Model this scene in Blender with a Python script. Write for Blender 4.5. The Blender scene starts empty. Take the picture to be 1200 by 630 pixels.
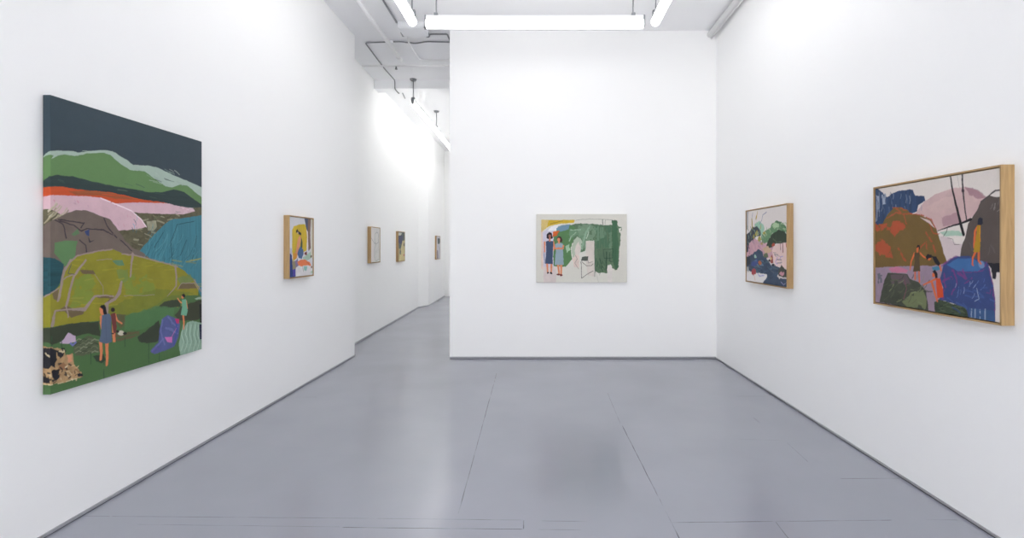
import bpy, bmesh, math, random
import numpy as np
from mathutils import Vector, Matrix

# ----------------------------------------------------------------------------
# A white cube gallery: main room, a partition with one canvas, and a corridor
# on the left.  Metres; x right, y away from the camera, z up.
# ----------------------------------------------------------------------------
SC = bpy.context.scene
COL = SC.collection
random.seed(4)
F_PX, CX, CY, EYE = 600.0, 635.0, 289.0, 1.5      # focal length and vanishing point of the photograph (1200x630)
XL, XR, YB, H = -2.57, 2.34, 6.87, 4.40           # left wall, right wall, back partition, ceiling
YL = 7.03                                         # the left wall stops here and the corridor opens
YF = -4.6                                         # wall behind the camera


def lin1(c):
    c = c / 255.0
    return c / 12.92 if c <= 0.04045 else ((c + 0.055) / 1.055) ** 2.4


def lin(rgb):
    return tuple(lin1(c) for c in rgb)


# ------------------------------------------------------------------ materials
def new_mat(name):
    m = bpy.data.materials.new(name)
    m.use_nodes = True
    nt = m.node_tree
    b = nt.nodes['Principled BSDF']
    return m, nt, b


def simple_mat(name, rgb, rough=0.5, metal=0.0, noise=0.04, scale=8.0, bump=0.0, bscale=120.0):
    m, nt, b = new_mat(name)
    tc = nt.nodes.new('ShaderNodeTexCoord')
    nz = nt.nodes.new('ShaderNodeTexNoise')
    nz.inputs['Scale'].default_value = scale
    nz.inputs['Detail'].default_value = 4
    nt.links.new(tc.outputs['Object'], nz.inputs['Vector'])
    mr = nt.nodes.new('ShaderNodeMapRange')
    mr.inputs['To Min'].default_value = 1 - noise
    mr.inputs['To Max'].default_value = 1 + noise
    nt.links.new(nz.outputs['Fac'], mr.inputs['Value'])
    mx = nt.nodes.new('ShaderNodeVectorMath')
    mx.operation = 'SCALE'
    mx.inputs[0].default_value = lin(rgb)
    nt.links.new(mr.outputs['Result'], mx.inputs['Scale'])
    nt.links.new(mx.outputs['Vector'], b.inputs['Base Color'])
    b.inputs['Roughness'].default_value = rough
    b.inputs['Metallic'].default_value = metal
    if bump:
        n2 = nt.nodes.new('ShaderNodeTexNoise')
        n2.inputs['Scale'].default_value = bscale
        nt.links.new(tc.outputs['Object'], n2.inputs['Vector'])
        bp = nt.nodes.new('ShaderNodeBump')
        bp.inputs['Strength'].default_value = bump
        bp.inputs['Distance'].default_value = 0.002
        nt.links.new(n2.outputs['Fac'], bp.inputs['Height'])
        nt.links.new(bp.outputs['Normal'], b.inputs['Normal'])
    return m


def emit_mat(name, rgb, strength):
    m, nt, b = new_mat(name)
    b.inputs['Base Color'].default_value = (0.9, 0.9, 0.9, 1)
    b.inputs['Emission Color'].default_value = (*rgb, 1)
    b.inputs['Emission Strength'].default_value = strength
    return m


def wood_mat(name, light, dark, axis):
    m, nt, b = new_mat(name)
    tc = nt.nodes.new('ShaderNodeTexCoord')
    mp = nt.nodes.new('ShaderNodeMapping')
    sc = [26.0, 26.0, 26.0]
    sc[axis] = 2.0
    mp.inputs['Scale'].default_value = sc
    nz = nt.nodes.new('ShaderNodeTexNoise')
    nz.inputs['Scale'].default_value = 3.0
    nz.inputs['Detail'].default_value = 6
    nz.inputs['Distortion'].default_value = 0.4
    cr = nt.nodes.new('ShaderNodeValToRGB')
    cr.color_ramp.elements[0].position = 0.3
    cr.color_ramp.elements[0].color = (*lin(dark), 1)
    cr.color_ramp.elements[1].position = 0.68
    cr.color_ramp.elements[1].color = (*lin(light), 1)
    nt.links.new(tc.outputs['Object'], mp.inputs['Vector'])
    nt.links.new(mp.outputs['Vector'], nz.inputs['Vector'])
    nt.links.new(nz.outputs['Fac'], cr.inputs['Fac'])
    nt.links.new(cr.outputs['Color'], b.inputs['Base Color'])
    b.inputs['Roughness'].default_value = 0.5
    return m


def floor_mat():
    m, nt, b = new_mat('grey_floor_paint')
    N, L = nt.nodes, nt.links
    tc = N.new('ShaderNodeTexCoord')
    sep = N.new('ShaderNodeSeparateXYZ')
    L.new(tc.outputs['Object'], sep.inputs[0])

    def mth(op, a, bb=None, clamp=False):
        n = N.new('ShaderNodeMath')
        n.operation = op
        n.use_clamp = clamp
        for i, v in enumerate((a, bb)):
            if v is None:
                continue
            if isinstance(v, (int, float)):
                n.inputs[i].default_value = v
            else:
                L.new(v, n.inputs[i])
        return n.outputs[0]
    X, Y = sep.outputs['X'], sep.outputs['Y']
    wob = N.new('ShaderNodeTexNoise')
    wob.inputs['Scale'].default_value = 7.0
    L.new(tc.outputs['Object'], wob.inputs['Vector'])
    wv = mth('MULTIPLY', mth('SUBTRACT', wob.outputs['Fac'], 0.5), 0.006)

    def P(px, py):
        y = 900.0 / (py - CY)
        return (px - CX) * y / F_PX, y
    segs = [  # seams between the painted boards: two ends, half width (m), strength
        ((582, 437), (537, 602), .0022, .75), ((712, 460), (727, 496), .002, .35), ((729, 498), (797, 632), .0022, .9),
        ((883, 489), (890, 495), .003, .7), ((922, 518), (947, 541), .0022, .6), ((908, 610), (930, 638), .002, .8),
        ((130, 604.5), (440, 607), .0016, .6), ((440, 607), (613, 609), .0018, .8), ((160, 614), (400, 617), .0014, .6),
        ((400, 617.5), (613.5, 619.7), .0022, 1), ((613.3, 608.5), (613.3, 620), .0022, 1),
        ((633, 610), (690, 610.5), .0016, .5), ((630, 620), (682, 620.5), .0016, .5),
        ((782, 612), (908, 610.5), .002, 1), ((908, 610.5), (1046, 609), .0018, .8), ((1084, 608.5), (1124, 609), .0018, .5),
        ((984, 560.5), (1056, 560), .0022, .6), ((864, 514), (919, 516), .003, .25), ((862, 464), (902, 464), .004, .25),
        ((345, 465), (372, 465), .003, .3), ((60, 604), (130, 604.5), .0016, .4),
    ]
    total = None
    for (a, bq, w, s) in segs:
        ax, ay = P(*a)
        bx, by = P(*bq)
        dx, dy = bx - ax, by - ay
        ln = math.hypot(dx, dy)
        ux, uy = dx / ln, dy / ln
        px_ = mth('SUBTRACT', X, ax)
        py_ = mth('SUBTRACT', Y, ay)
        along = mth('ADD', mth('MULTIPLY', px_, ux), mth('MULTIPLY', py_, uy))
        perp = mth('ABSOLUTE', mth('ADD', mth('ADD', mth('MULTIPLY', px_, -uy), mth('MULTIPLY', py_, ux)), wv))
        m1 = mth('SUBTRACT', 1.0, mth('DIVIDE', perp, w * 1.6), True)
        m2 = mth('MULTIPLY', mth('MULTIPLY', along, 60.0, True), mth('MULTIPLY', mth('SUBTRACT', ln, along), 60.0, True))
        k = mth('MULTIPLY', mth('MULTIPLY', mth('MULTIPLY', m1, 1.8, True), m2), s)
        total = k if total is None else mth('MAXIMUM', total, k)
    brk = N.new('ShaderNodeTexNoise')
    brk.inputs['Scale'].default_value = 5.0
    brk.inputs['Detail'].default_value = 5
    L.new(tc.outputs['Object'], brk.inputs['Vector'])
    fade = mth('MULTIPLY', mth('SUBTRACT', brk.outputs['Fac'], 0.32), 3.5, True)
    seam = mth('MULTIPLY', total, fade)
    # soft roller marks and wear
    big = N.new('ShaderNodeTexNoise')
    big.inputs['Scale'].default_value = 1.3
    big.inputs['Detail'].default_value = 6
    L.new(tc.outputs['Object'], big.inputs['Vector'])
    cr = N.new('ShaderNodeValToRGB')
    cr.color_ramp.elements[0].position = 0.3
    cr.color_ramp.elements[0].color = (*lin(FLOOR_A), 1)
    cr.color_ramp.elements[1].position = 0.72
    cr.color_ramp.elements[1].color = (*lin(FLOOR_B), 1)
    L.new(big.outputs['Fac'], cr.inputs['Fac'])
    mix = N.new('ShaderNodeMix')
    mix.data_type = 'RGBA'
    L.new(seam, mix.inputs['Factor'])
    L.new(cr.outputs['Color'], mix.inputs[6])
    mix.inputs[7].default_value = (*lin((70, 70, 80)), 1)
    L.new(mix.outputs[2], b.inputs['Base Color'])
    rr = N.new('ShaderNodeMapRange')
    rr.inputs['To Min'].default_value = 0.19
    rr.inputs['To Max'].default_value = 0.225
    L.new(big.outputs['Fac'], rr.inputs['Value'])
    L.new(rr.outputs['Result'], b.inputs['Roughness'])
    b.inputs['Specular IOR Level'].default_value = 1.0
    hh = mth('MULTIPLY', seam, -0.002)
    bp = N.new('ShaderNodeBump')
    bp.inputs['Strength'].default_value = 0.35
    bp.inputs['Distance'].default_value = 1.0
    L.new(hh, bp.inputs['Height'])
    L.new(bp.outputs['Normal'], b.inputs['Normal'])
    return m


FLOOR_A, FLOOR_B = (146, 148, 159), (152, 154, 165)
EMIT_MAIN, EMIT_SIDE, EMIT_HALL, EMIT_REAR_FILL, DAY =  3.1, 7.2, 8.2, 12.0, 5.1
M = {}
M['wall'] = simple_mat('white_wall_paint', (248, 248, 247), 0.6, noise=0.008, scale=1.2, bump=0.08, bscale=60)
M['ceiling'] = simple_mat('white_ceiling_paint', (242, 242, 243), 0.7, noise=0.012, scale=1.5, bump=0.1, bscale=30)
M['floor'] = floor_mat()
M['skirt'] = simple_mat('grey_skirting_paint', (158, 159, 164), 0.45, noise=0.1, scale=14)
M['dark_gap'] = simple_mat('dark_gap_shade', (40, 40, 46), 0.7, noise=0.25, scale=9)
M['white_metal'] = simple_mat('white_enamel', (232, 233, 235), 0.35, noise=0.01)
M['pipe_white'] = simple_mat('painted_pipe', (236, 236, 236), 0.5, noise=0.02)
M['grey_metal'] = simple_mat('galvanised_metal', (140, 142, 145), 0.38, metal=0.7, noise=0.08, scale=30)
M['dark_metal'] = simple_mat('dull_grey_conduit', (132, 133, 135), 0.5, metal=0.2, noise=0.15, scale=25)
M['lamp_main'] = emit_mat('lit_diffuser', (1.0, 0.99, 0.985), EMIT_MAIN)
M['lamp_side'] = emit_mat('lit_diffuser_long_rows', (1.0, 0.99, 0.985), EMIT_SIDE)
M['lamp_hall'] = emit_mat('lit_diffuser_corridor', (1.0, 0.995, 0.97), EMIT_HALL)
M['rear_fill'] = emit_mat('fill_diffuser_rear_room', (1.0, 0.995, 0.97), EMIT_REAR_FILL)
M['wood_x'] = wood_mat('maple_horizontal', (184, 152, 104), (160, 129, 88), 0)
M['wood_z'] = wood_mat('maple_vertical', (184, 152, 104), (160, 129, 88), 2)
M['backing'] = simple_mat('black_backing', (26, 25, 24), 0.8, noise=0.1)


def paint_mat():
    m, nt, b = new_mat('paint_on_canvas')
    N, L = nt.nodes, nt.links
    at = N.new('ShaderNodeAttribute')
    at.attribute_name = 'paint'
    tc = N.new('ShaderNodeTexCoord')
    nz = N.new('ShaderNodeTexNoise')
    nz.inputs['Scale'].default_value = 90.0
    nz.inputs['Detail'].default_value = 4
    L.new(tc.outputs['Object'], nz.inputs['Vector'])
    mr = N.new('ShaderNodeMapRange')
    mr.inputs['To Min'].default_value = 0.95
    mr.inputs['To Max'].default_value = 1.05
    L.new(nz.outputs['Fac'], mr.inputs['Value'])
    mx = N.new('ShaderNodeVectorMath')
    mx.operation = 'SCALE'
    L.new(at.outputs['Color'], mx.inputs[0])
    L.new(mr.outputs['Result'], mx.inputs['Scale'])
    L.new(mx.outputs['Vector'], b.inputs['Base Color'])
    b.inputs['Roughness'].default_value = 0.62
    b.inputs['Specular IOR Level'].default_value = 0.3
    wv = N.new('ShaderNodeTexNoise')
    wv.inputs['Scale'].default_value = 260.0
    L.new(tc.outputs['Object'], wv.inputs['Vector'])
    bp = N.new('ShaderNodeBump')
    bp.inputs['Strength'].default_value = 0.15
    bp.inputs['Distance'].default_value = 0.001
    L.new(wv.outputs['Fac'], bp.inputs['Height'])
    L.new(bp.outputs['Normal'], b.inputs['Normal'])
    return m


M['paint'] = paint_mat()


# ------------------------------------------------------------------- builders
def add_box(bm, x0, x1, y0, y1, z0, z1, mat=0):
    vs = [bm.verts.new(p) for p in ((x0, y0, z0), (x1, y0, z0), (x1, y1, z0), (x0, y1, z0),
                                    (x0, y0, z1), (x1, y0, z1), (x1, y1, z1), (x0, y1, z1))]
    for idx in ((0, 3, 2, 1), (4, 5, 6, 7), (0, 1, 5, 4), (1, 2, 6, 5), (2, 3, 7, 6), (3, 0, 4, 7)):
        f = bm.faces.new([vs[i] for i in idx])
        f.material_index = mat
    return vs


def add_prism(bm, pts, z0, z1):
    lo = [bm.verts.new((x, y, z0)) for x, y in pts]
    hi = [bm.verts.new((x, y, z1)) for x, y in pts]
    n = len(pts)
    bm.faces.new(list(reversed(lo)))
    bm.faces.new(hi)
    for i in range(n):
        bm.faces.new((lo[i], lo[(i + 1) % n], hi[(i + 1) % n], hi[i]))


def add_tube(bm, pts, r, seg=10, cap=True):
    """A round bar swept along a list of points."""
    pts = [Vector(p) for p in pts]
    rings = []
    for i, p in enumerate(pts):
        a = pts[max(i - 1, 0)]
        c = pts[min(i + 1, len(pts) - 1)]
        t = (c - a).normalized()
        up = Vector((0, 0, 1)) if abs(t.z) < 0.9 else Vector((0, 1, 0))
        s = t.cross(up).normalized()
        u = s.cross(t).normalized()
        rr = r[i] if isinstance(r, (list, tuple)) else r
        rings.append([bm.verts.new(p + (s * math.cos(2 * math.pi * k / seg) + u * math.sin(2 * math.pi * k / seg)) * rr)
                      for k in range(seg)])
    for a, c in zip(rings, rings[1:]):
        for k in range(seg):
            f = bm.faces.new((a[k], a[(k + 1) % seg], c[(k + 1) % seg], c[k]))
            f.smooth = True
    if cap:
        bm.faces.new(list(reversed(rings[0])))
        bm.faces.new(rings[-1])


def rounded(pts, rad=0.06, n=5):
    """Round the corners of a polyline for bent conduit."""
    pts = [Vector(p) for p in pts]
    out = [pts[0]]
    for i in range(1, len(pts) - 1):
        p, a, c = pts[i], pts[i - 1], pts[i + 1]
        d1, d2 = (a - p), (c - p)
        r = min(rad, d1.length * .45, d2.length * .45)
        p1, p2 = p + d1.normalized() * r, p + d2.normalized() * r
        for k in range(n + 1):
            t = k / n
            out.append(p1 * (1 - t) ** 2 + p * 2 * t * (1 - t) + p2 * t * t)
    out.append(pts[-1])
    return out


def obj(name, bm, mats, parent=None, bevel=0.0, loc=None):
    me = bpy.data.meshes.new(name)
    bmesh.ops.recalc_face_normals(bm, faces=bm.faces[:])
    if bevel:
        bmesh.ops.bevel(bm, geom=bm.edges[:], offset=bevel, segments=2, affect='EDGES', clamp_overlap=True)
    bm.to_mesh(me)
    bm.free()
    o = bpy.data.objects.new(name, me)
    for m in (mats if isinstance(mats, (list, tuple)) else [mats]):
        me.materials.append(m)
    COL.objects.link(o)
    if parent:
        o.parent = parent
    if loc:
        o.location = loc
    return o


def box_obj(name, dims, mat, parent=None, bevel=0.0):
    bm = bmesh.new()
    add_box(bm, *dims)
    return obj(name, bm, mat, parent, bevel)


def tag(o, label, cat, group=None):
    o['label'] = label
    o['category'] = cat
    if group:
        o['group'] = group
    return o


def thing(name, label, cat, loc=(0, 0, 0), rotz=0.0, group=None):
    o = bpy.data.objects.new(name, None)
    o.empty_display_size = 0.1
    COL.objects.link(o)
    o.location = loc
    o.rotation_euler = (0, 0, rotz)
    return tag(o, label, cat, group)


def struct(o):
    o['kind'] = 'structure'
    return o


# ------------------------------------------------------------------- the room
# footprint of the corridor's left wall, slightly out of square, with a pilaster step
HALL = [(-2.848, 7.03), (-3.04, 12.59), (-2.87, 12.95), (-2.95, 15.5)]
YE = 15.5
WX0, WX1, WZ0, WZ1 = -2.4, 2.2, .15, 3.6        # unseen window behind the camera, added to let in fill daylight
struct(box_obj('floor', (-3.6, 2.7, YF - .2, YE + .3, -.12, 0), M['floor']))
struct(box_obj('ceiling', (-3.6, 2.7, YF - .2, YE + .3, H, H + .12), M['ceiling']))
struct(box_obj('wall_left', (-2.848, XL, YF, YL, 0, H), M['wall']))
struct(box_obj('wall_right', (XR, XR + .2, YF, YE, 0, H), M['wall']))
struct(box_obj('wall_back', (-1.237, XR, YB, YB + .16, 0, H), M['wall']))
bm = bmesh.new()
for dims in ((-2.848, WX0, YF - .2, YF, 0, H), (WX1, XR + .2, YF - .2, YF, 0, H), (WX0, WX1, YF - .2, YF, 0, WZ0), (WX0, WX1, YF - .2, YF, WZ1, H)):
    add_box(bm, *dims)
struct(obj('wall_front', bm, M['wall']))
bm = bmesh.new()
for x in (WX0, WX0 + (WX1 - WX0) / 3, WX0 + 2 * (WX1 - WX0) / 3, WX1):
    add_box(bm, x - .03, x + .03, YF - .13, YF - .07, WZ0, WZ1)
for z_ in (WZ0 + .03, WZ1 - .03):
    add_box(bm, WX0, WX1, YF - .13, YF - .07, z_ - .03, z_ + .03)
struct(obj('fill_window_1', bm, M['white_metal']))  # bars of the added daylight opening, never in view
bm = bmesh.new()
add_prism(bm, HALL + [(-3.4, 15.5), (-3.4, 7.03)], 0, H)
struct(obj('wall_corridor_left', bm, M['wall']))
struct(box_obj('wall_corridor_end', (-3.4, XR + .2, YE, YE + .2, 0, H), M['wall']))
struct(box_obj('ceiling_beam', (-2.92, XR, 8.9, 9.15, H - .15, H), M['ceiling']))

# thin skirting strips over a dark joint that has the floor contact shadow in its colour
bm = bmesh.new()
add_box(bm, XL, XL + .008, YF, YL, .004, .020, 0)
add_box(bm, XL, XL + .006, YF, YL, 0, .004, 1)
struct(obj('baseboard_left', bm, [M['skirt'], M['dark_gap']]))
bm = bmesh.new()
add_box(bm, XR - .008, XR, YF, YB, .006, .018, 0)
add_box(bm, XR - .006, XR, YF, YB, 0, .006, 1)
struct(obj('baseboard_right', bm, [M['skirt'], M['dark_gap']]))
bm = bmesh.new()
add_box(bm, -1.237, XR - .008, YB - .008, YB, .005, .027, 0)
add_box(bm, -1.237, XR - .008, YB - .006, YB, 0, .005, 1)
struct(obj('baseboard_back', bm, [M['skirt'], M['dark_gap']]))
bm = bmesh.new()
for (x0, y0), (x1, y1) in zip(HALL, HALL[1:]):
    add_prism(bm, [(x0, y0), (x0 + .012, y0), (x1 + .012, y1), (x1, y1)], 0, .026)
struct(obj('baseboard_corridor', bm, M['skirt']))


# ------------------------------------------------------------- paint the art
def value_noise(nx, ny, cx, cy, rng):
    """Smooth random field of nx x ny samples with cx x cy lattice cells."""
    cx, cy = max(2, int(cx)), max(2, int(cy))
    g = rng.random((cy + 1, cx + 1))
    x = np.linspace(0, cx - 1e-6, nx)
    y = np.linspace(0, cy - 1e-6, ny)
    xi, yi = x.astype(int), y.astype(int)
    fx, fy = x - xi, y - yi
    fx, fy = fx * fx * (3 - 2 * fx), fy * fy * (3 - 2 * fy)
    a = g[yi][:, xi] * (1 - fx) + g[yi][:, xi + 1] * fx
    c = g[yi + 1][:, xi] * (1 - fx) + g[yi + 1][:, xi + 1] * fx
    return a * (1 - fy[:, None]) + c * fy[:, None]


def fbm(nx, ny, cx, cy, rng, octv=3):
    t, amp, s = 0, 1.0, 0
    for k in range(octv):
        t = t + amp * value_noise(nx, ny, cx * 2 ** k, cy * 2 ** k, rng)
        s += amp
        amp *= .55
    return t / s


class Art:
    """A picture painted with brush shapes onto a grid of canvas samples.
    Shapes are given in photograph pixels and carried onto the canvas plane."""

    def __init__(self, origin, U, N, W, Ht, nx, base, seed, gain=1.0):
        self.o, self.U, self.N, self.W, self.Ht = Vector(origin), Vector(U), Vector(N), W, Ht
        self.nx, self.ny = nx, max(8, int(nx * Ht / W))
        self.sx, self.sy = nx * 2, self.ny * 2
        self.gain = gain
        r = self.rng = np.random.default_rng(seed)
        self.gx = np.linspace(0, W, self.sx)
        self.gy = np.linspace(0, Ht, self.sy)
        self.XX, self.YY = np.meshgrid(self.gx, self.gy)
        k = W / .03
        kh = Ht / .03
        self.wx = fbm(self.sx, self.sy, k, kh, r) - .5
        self.wy = fbm(self.sx, self.sy, k, kh, r) - .5
        self.tex = {
            'n': fbm(self.sx, self.sy, W / .06, Ht / .06, r, 4) - .5,
            'h': fbm(self.sx, self.sy, W / .16, Ht / .012, r) - .5,
            'v': fbm(self.sx, self.sy, W / .012, Ht / .16, r) - .5,
            'f': fbm(self.sx, self.sy, W / .02, Ht / .02, r) - .5,
        }
        self.img = np.empty((self.sy, self.sx, 3))
        self.img[:] = np.array(lin(base)) * gain
        self.img *= 1 + .05 * self.tex['n'][..., None]
        # metres on the canvas for one photograph pixel at its middle
        mid = self.o + self.U * W / 2
        self.m_px = mid.y / F_PX
        self.z = (0, 0, 1)

    def zoom(self, x0, y0, s):
        self.z = (x0, y0, s)
        self.wscale = 1.0 / s

    def uv(self, p):
        x0, y0, s = self.z
        px, py = x0 + p[0] / s, y0 + p[1] / s
        d = Vector(((px - CX) / F_PX, 1.0, (CY - py) / F_PX))
        c = Vector((0, 0, EYE))
        t = (self.o - c).dot(self.N) / d.dot(self.N)
        q = c + d * t - self.o
        return q.dot(self.U), q.z

    def _paint(self, sl, mask, col, tex, d, dry, alpha):
        fld = self.tex[d]
        off = self.rng.integers(0, 50, 2)
        fld = np.roll(fld, off, (0, 1))[sl]
        if dry:
            mask = mask & (fld > (dry - .5))
        a = mask * alpha
        c = np.array(lin(col)) * self.gain
        src = c[None, None, :] * np.clip(1 + tex * 2 * fld[..., None], .2, 2.2)
        self.img[sl] = self.img[sl] * (1 - a[..., None]) + src * a[..., None]

    def _slice(self, us, vs, pad):
        i0 = np.searchsorted(self.gx, min(us) - pad)
        i1 = np.searchsorted(self.gx, max(us) + pad)
        j0 = np.searchsorted(self.gy, min(vs) - pad)
        j1 = np.searchsorted(self.gy, max(vs) + pad)
        return (slice(j0, j1), slice(i0, i1)) if i1 > i0 and j1 > j0 else None

    def poly(self, pts, col, warp=.7, tex=.12, d='n', dry=0, alpha=1.0, smooth=False):
        q = [self.uv(p) for p in pts]
        if smooth:
            for _ in range(2):
                q = [w for a, b in zip(q, q[1:] + q[:1]) for w in
                     ((a[0] * .75 + b[0] * .25, a[1] * .75 + b[1] * .25), (a[0] * .25 + b[0] * .75, a[1] * .25 + b[1] * .75))]
        wm = warp * self.m_px * 2.0
        sl = self._slice([a for a, _ in q], [b for _, b in q], wm)
        if sl is None:
            return
        off = self.rng.integers(0, 60, 2)
        x = self.XX[sl] + wm * np.roll(self.wx, off, (0, 1))[sl]
        y = self.YY[sl] + wm * np.roll(self.wy, off, (0, 1))[sl]
        ins = np.zeros(x.shape, bool)
        n = len(q)
        for i in range(n):
            (x0, y0), (x1, y1) = q[i], q[(i + 1) % n]
            if y0 == y1:
                continue
            cond = ((y0 <= y) & (y < y1)) | ((y1 <= y) & (y < y0))
            ins ^= cond & (x < (x1 - x0) * (y - y0) / (y1 - y0) + x0)
        self._paint(sl, ins, col, tex, d, dry, alpha)

    def line(self, pts, w, col, warp=.4, tex=.1, dry=0, alpha=1.0, d='f'):
        """w: width in zoom units (one number, or one per point)."""
        q = [self.uv(p) for p in pts]
        ws = [v * self.wscale * self.m_px * .5 for v in (w if isinstance(w, (list, tuple)) else [w] * len(q))]
        wm = warp * self.m_px * 2.0
        sl = self._slice([a for a, _ in q], [b for _, b in q], max(ws) + wm)
        if sl is None:
            return
        off = self.rng.integers(0, 60, 2)
        x = self.XX[sl] + wm * np.roll(self.wx, off, (0, 1))[sl]
        y = self.YY[sl] + wm * np.roll(self.wy, off, (0, 1))[sl]
        ins = np.zeros(x.shape, bool)
        for (a, b, wa, wb) in zip(q, q[1:], ws, ws[1:]):
            dx, dy = b[0] - a[0], b[1] - a[1]
            l2 = dx * dx + dy * dy + 1e-12
            t = np.clip(((x - a[0]) * dx + (y - a[1]) * dy) / l2, 0, 1)
            ins |= (x - a[0] - t * dx) ** 2 + (y - a[1] - t * dy) ** 2 < (wa + (wb - wa) * t) ** 2
        self._paint(sl, ins, col, tex, d, dry, alpha)

    def dot(self, c, rx, ry, col, **kw):
        self.poly([(c[0] + rx * math.cos(a), c[1] + ry * math.sin(a)) for a in np.linspace(0, 2 * math.pi, 14)[:-1]], col, **kw)

    def dabs(self, region, n, size, cols, ang=0.0, spread=.5, w=3.0, alpha=.8):
        """Loose short brush marks inside a rectangle of the zoom."""
        x0, y0, x1, y1 = region
        for _ in range(n):
            x, y = self.rng.uniform(x0, x1), self.rng.uniform(y0, y1)
            a = ang + self.rng.uniform(-spread, spread)
            l = size * self.rng.uniform(.5, 1.2)
            c = cols[self.rng.integers(len(cols))]
            self.line([(x, y), (x + l * .5 * math.cos(a) + l * .1, y + l * .5 * math.sin(a)), (x + l * math.cos(a), y + l * math.sin(a))],
                      w * self.rng.uniform(.6, 1.4), c, alpha=alpha)

    def result(self):
        im = self.img
        return np.clip(.25 * (im[0::2, 0::2] + im[1::2, 0::2] + im[0::2, 1::2] + im[1::2, 1::2]), 0.002, .93)


def canvas_mesh(name, art, x0, x1, z0, z1, y_front, y_back, parent, wrap=0.0):
    """Stretched canvas: painted front grid whose colours carry on round the edges."""
    rgb = art.result()
    ny, nx = rgb.shape[:2]
    nw = int(round(nx * wrap / (x1 - x0 + wrap))) if wrap else 0
    strip = rgb[:, :nw + 1]
    rgb = np.ascontiguousarray(rgb[:, nw:])
    nx -= nw
    gx, gz = np.linspace(x0, x1, nx), np.linspace(z0, z1, ny)
    X, Z = np.meshgrid(gx, gz)
    front = np.stack([X, np.full_like(X, y_front), Z], -1).reshape(-1, 3)
    idx = np.arange(nx * ny).reshape(ny, nx)
    quads = np.stack([idx[:-1, :-1], idx[:-1, 1:], idx[1:, 1:], idx[1:, :-1]], -1).reshape(-1, 4)
    loop = np.concatenate([idx[0, :-1], idx[:-1, -1], idx[-1, :0:-1], idx[:0:-1, 0]])
    back = front[loop].copy()
    back[:, 1] = y_back
    nb = len(loop)
    bi = np.arange(nb) + nx * ny
    side = np.stack([loop, bi, np.roll(bi, -1), np.roll(loop, -1)], -1)
    verts = np.concatenate([front, back])
    cols = np.concatenate([rgb.reshape(-1, 3), rgb.reshape(-1, 3)[loop]])
    faces = np.concatenate([quads, side])
    if nw:  # the picture continues round the near edge
        yy, zz = np.meshgrid(np.linspace(y_back, y_front, nw + 1), gz)
        sv = np.stack([np.full_like(yy, x0 - .0004), yy, zz], -1).reshape(-1, 3)
        si = np.arange(ny * (nw + 1)).reshape(ny, nw + 1) + len(verts)
        verts = np.concatenate([verts, sv])
        cols = np.concatenate([cols, strip.reshape(-1, 3)])
        faces = np.concatenate([faces, np.stack([si[:-1, :-1], si[:-1, 1:], si[1:, 1:], si[1:, :-1]], -1).reshape(-1, 4)])
    me = bpy.data.meshes.new(name)
    me.vertices.add(len(verts))
    me.vertices.foreach_set('co', verts.astype(np.float32).ravel())
    me.loops.add(faces.size)
    me.loops.foreach_set('vertex_index', faces.astype(np.int32).ravel())
    me.polygons.add(len(faces))
    me.polygons.foreach_set('loop_start', np.arange(0, faces.size, 4, dtype=np.int32))
    me.update(calc_edges=True)
    ca = me.color_attributes.new('paint', 'FLOAT_COLOR', 'POINT')
    rgba = np.ones((len(verts), 4), np.float32)
    rgba[:, :3] = cols
    ca.data.foreach_set('color', rgba.ravel())
    me.validate()
    me.materials.append(M['paint'])
    o = bpy.data.objects.new(name, me)
    COL.objects.link(o)
    o.parent = parent
    return o


def hang(name, label, p0, p1, zb, zt, depth, nx, base, seed, framed, rail=.009, gain=1.0, wrap=0.0):
    """A picture on a wall between two floor points p0 (its left) and p1 (its right).
    Returns (finish, art): paint on art, then call finish()."""
    a, b = Vector((*p0, 0)), Vector((*p1, 0))
    U = (b - a).normalized()
    N = Vector((U.y, -U.x, 0))
    W, Ht = (b - a).length, zt - zb
    mid = (a + b) / 2
    root = thing(name, label, 'painting', (mid.x, mid.y, zb), math.atan2(U.y, U.x))
    inset = rail + .005 if framed else 0.0
    yf = -(depth - .006) if framed else -depth
    o = a + U * (inset - wrap) + N * (-yf)
    o.z = zb + inset
    art = Art(o, U, N, W - 2 * inset + wrap, Ht - 2 * inset, nx, base, seed, gain)

    def finish():
        w2 = W / 2
        canvas_mesh('canvas', art, -w2 + inset, w2 - inset, inset, Ht - inset, yf, -.012 if framed else -.003, root, wrap)
        if not framed:
            e, bw = .003, .045
            for dims in ((-w2 + e, -w2 + bw, e, Ht - e), (w2 - bw, w2 - e, e, Ht - e), (-w2 + bw, w2 - bw, e, bw), (-w2 + bw, w2 - bw, Ht - bw, Ht - e)):
                box_obj('stretcher_rail', (dims[0], dims[1], -depth + .004, -.0004, dims[2], dims[3]), M['wood_x'], root)
        if framed:
            for (nm, mat, quad) in (
                ('top', 'wood_x', [(-w2, Ht), (w2, Ht), (w2 - rail, Ht - rail), (-w2 + rail, Ht - rail)]),
                ('bottom', 'wood_x', [(-w2, 0), (w2, 0), (w2 - rail, rail), (-w2 + rail, rail)]),
                ('left', 'wood_z', [(-w2, 0), (-w2, Ht), (-w2 + rail, Ht - rail), (-w2 + rail, rail)]),
                ('right', 'wood_z', [(w2, 0), (w2, Ht), (w2 - rail, Ht - rail), (w2 - rail, rail)])):
                bm = bmesh.new()
                fr = [bm.verts.new((x, -depth, z)) for x, z in quad]
                bk = [bm.verts.new((x, -.001, z)) for x, z in quad]
                bm.faces.new(fr)
                bm.faces.new(bk)
                for i in range(4):
                    bm.faces.new((fr[i], fr[(i + 1) % 4], bk[(i + 1) % 4], bk[i]))
                obj('frame_rail', bm, M[mat], root)
            box_obj('backing_board', (-w2 + rail, w2 - rail, -.011, -.003, rail, Ht - rail), M['backing'], root)
        return root
    return finish, art


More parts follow.
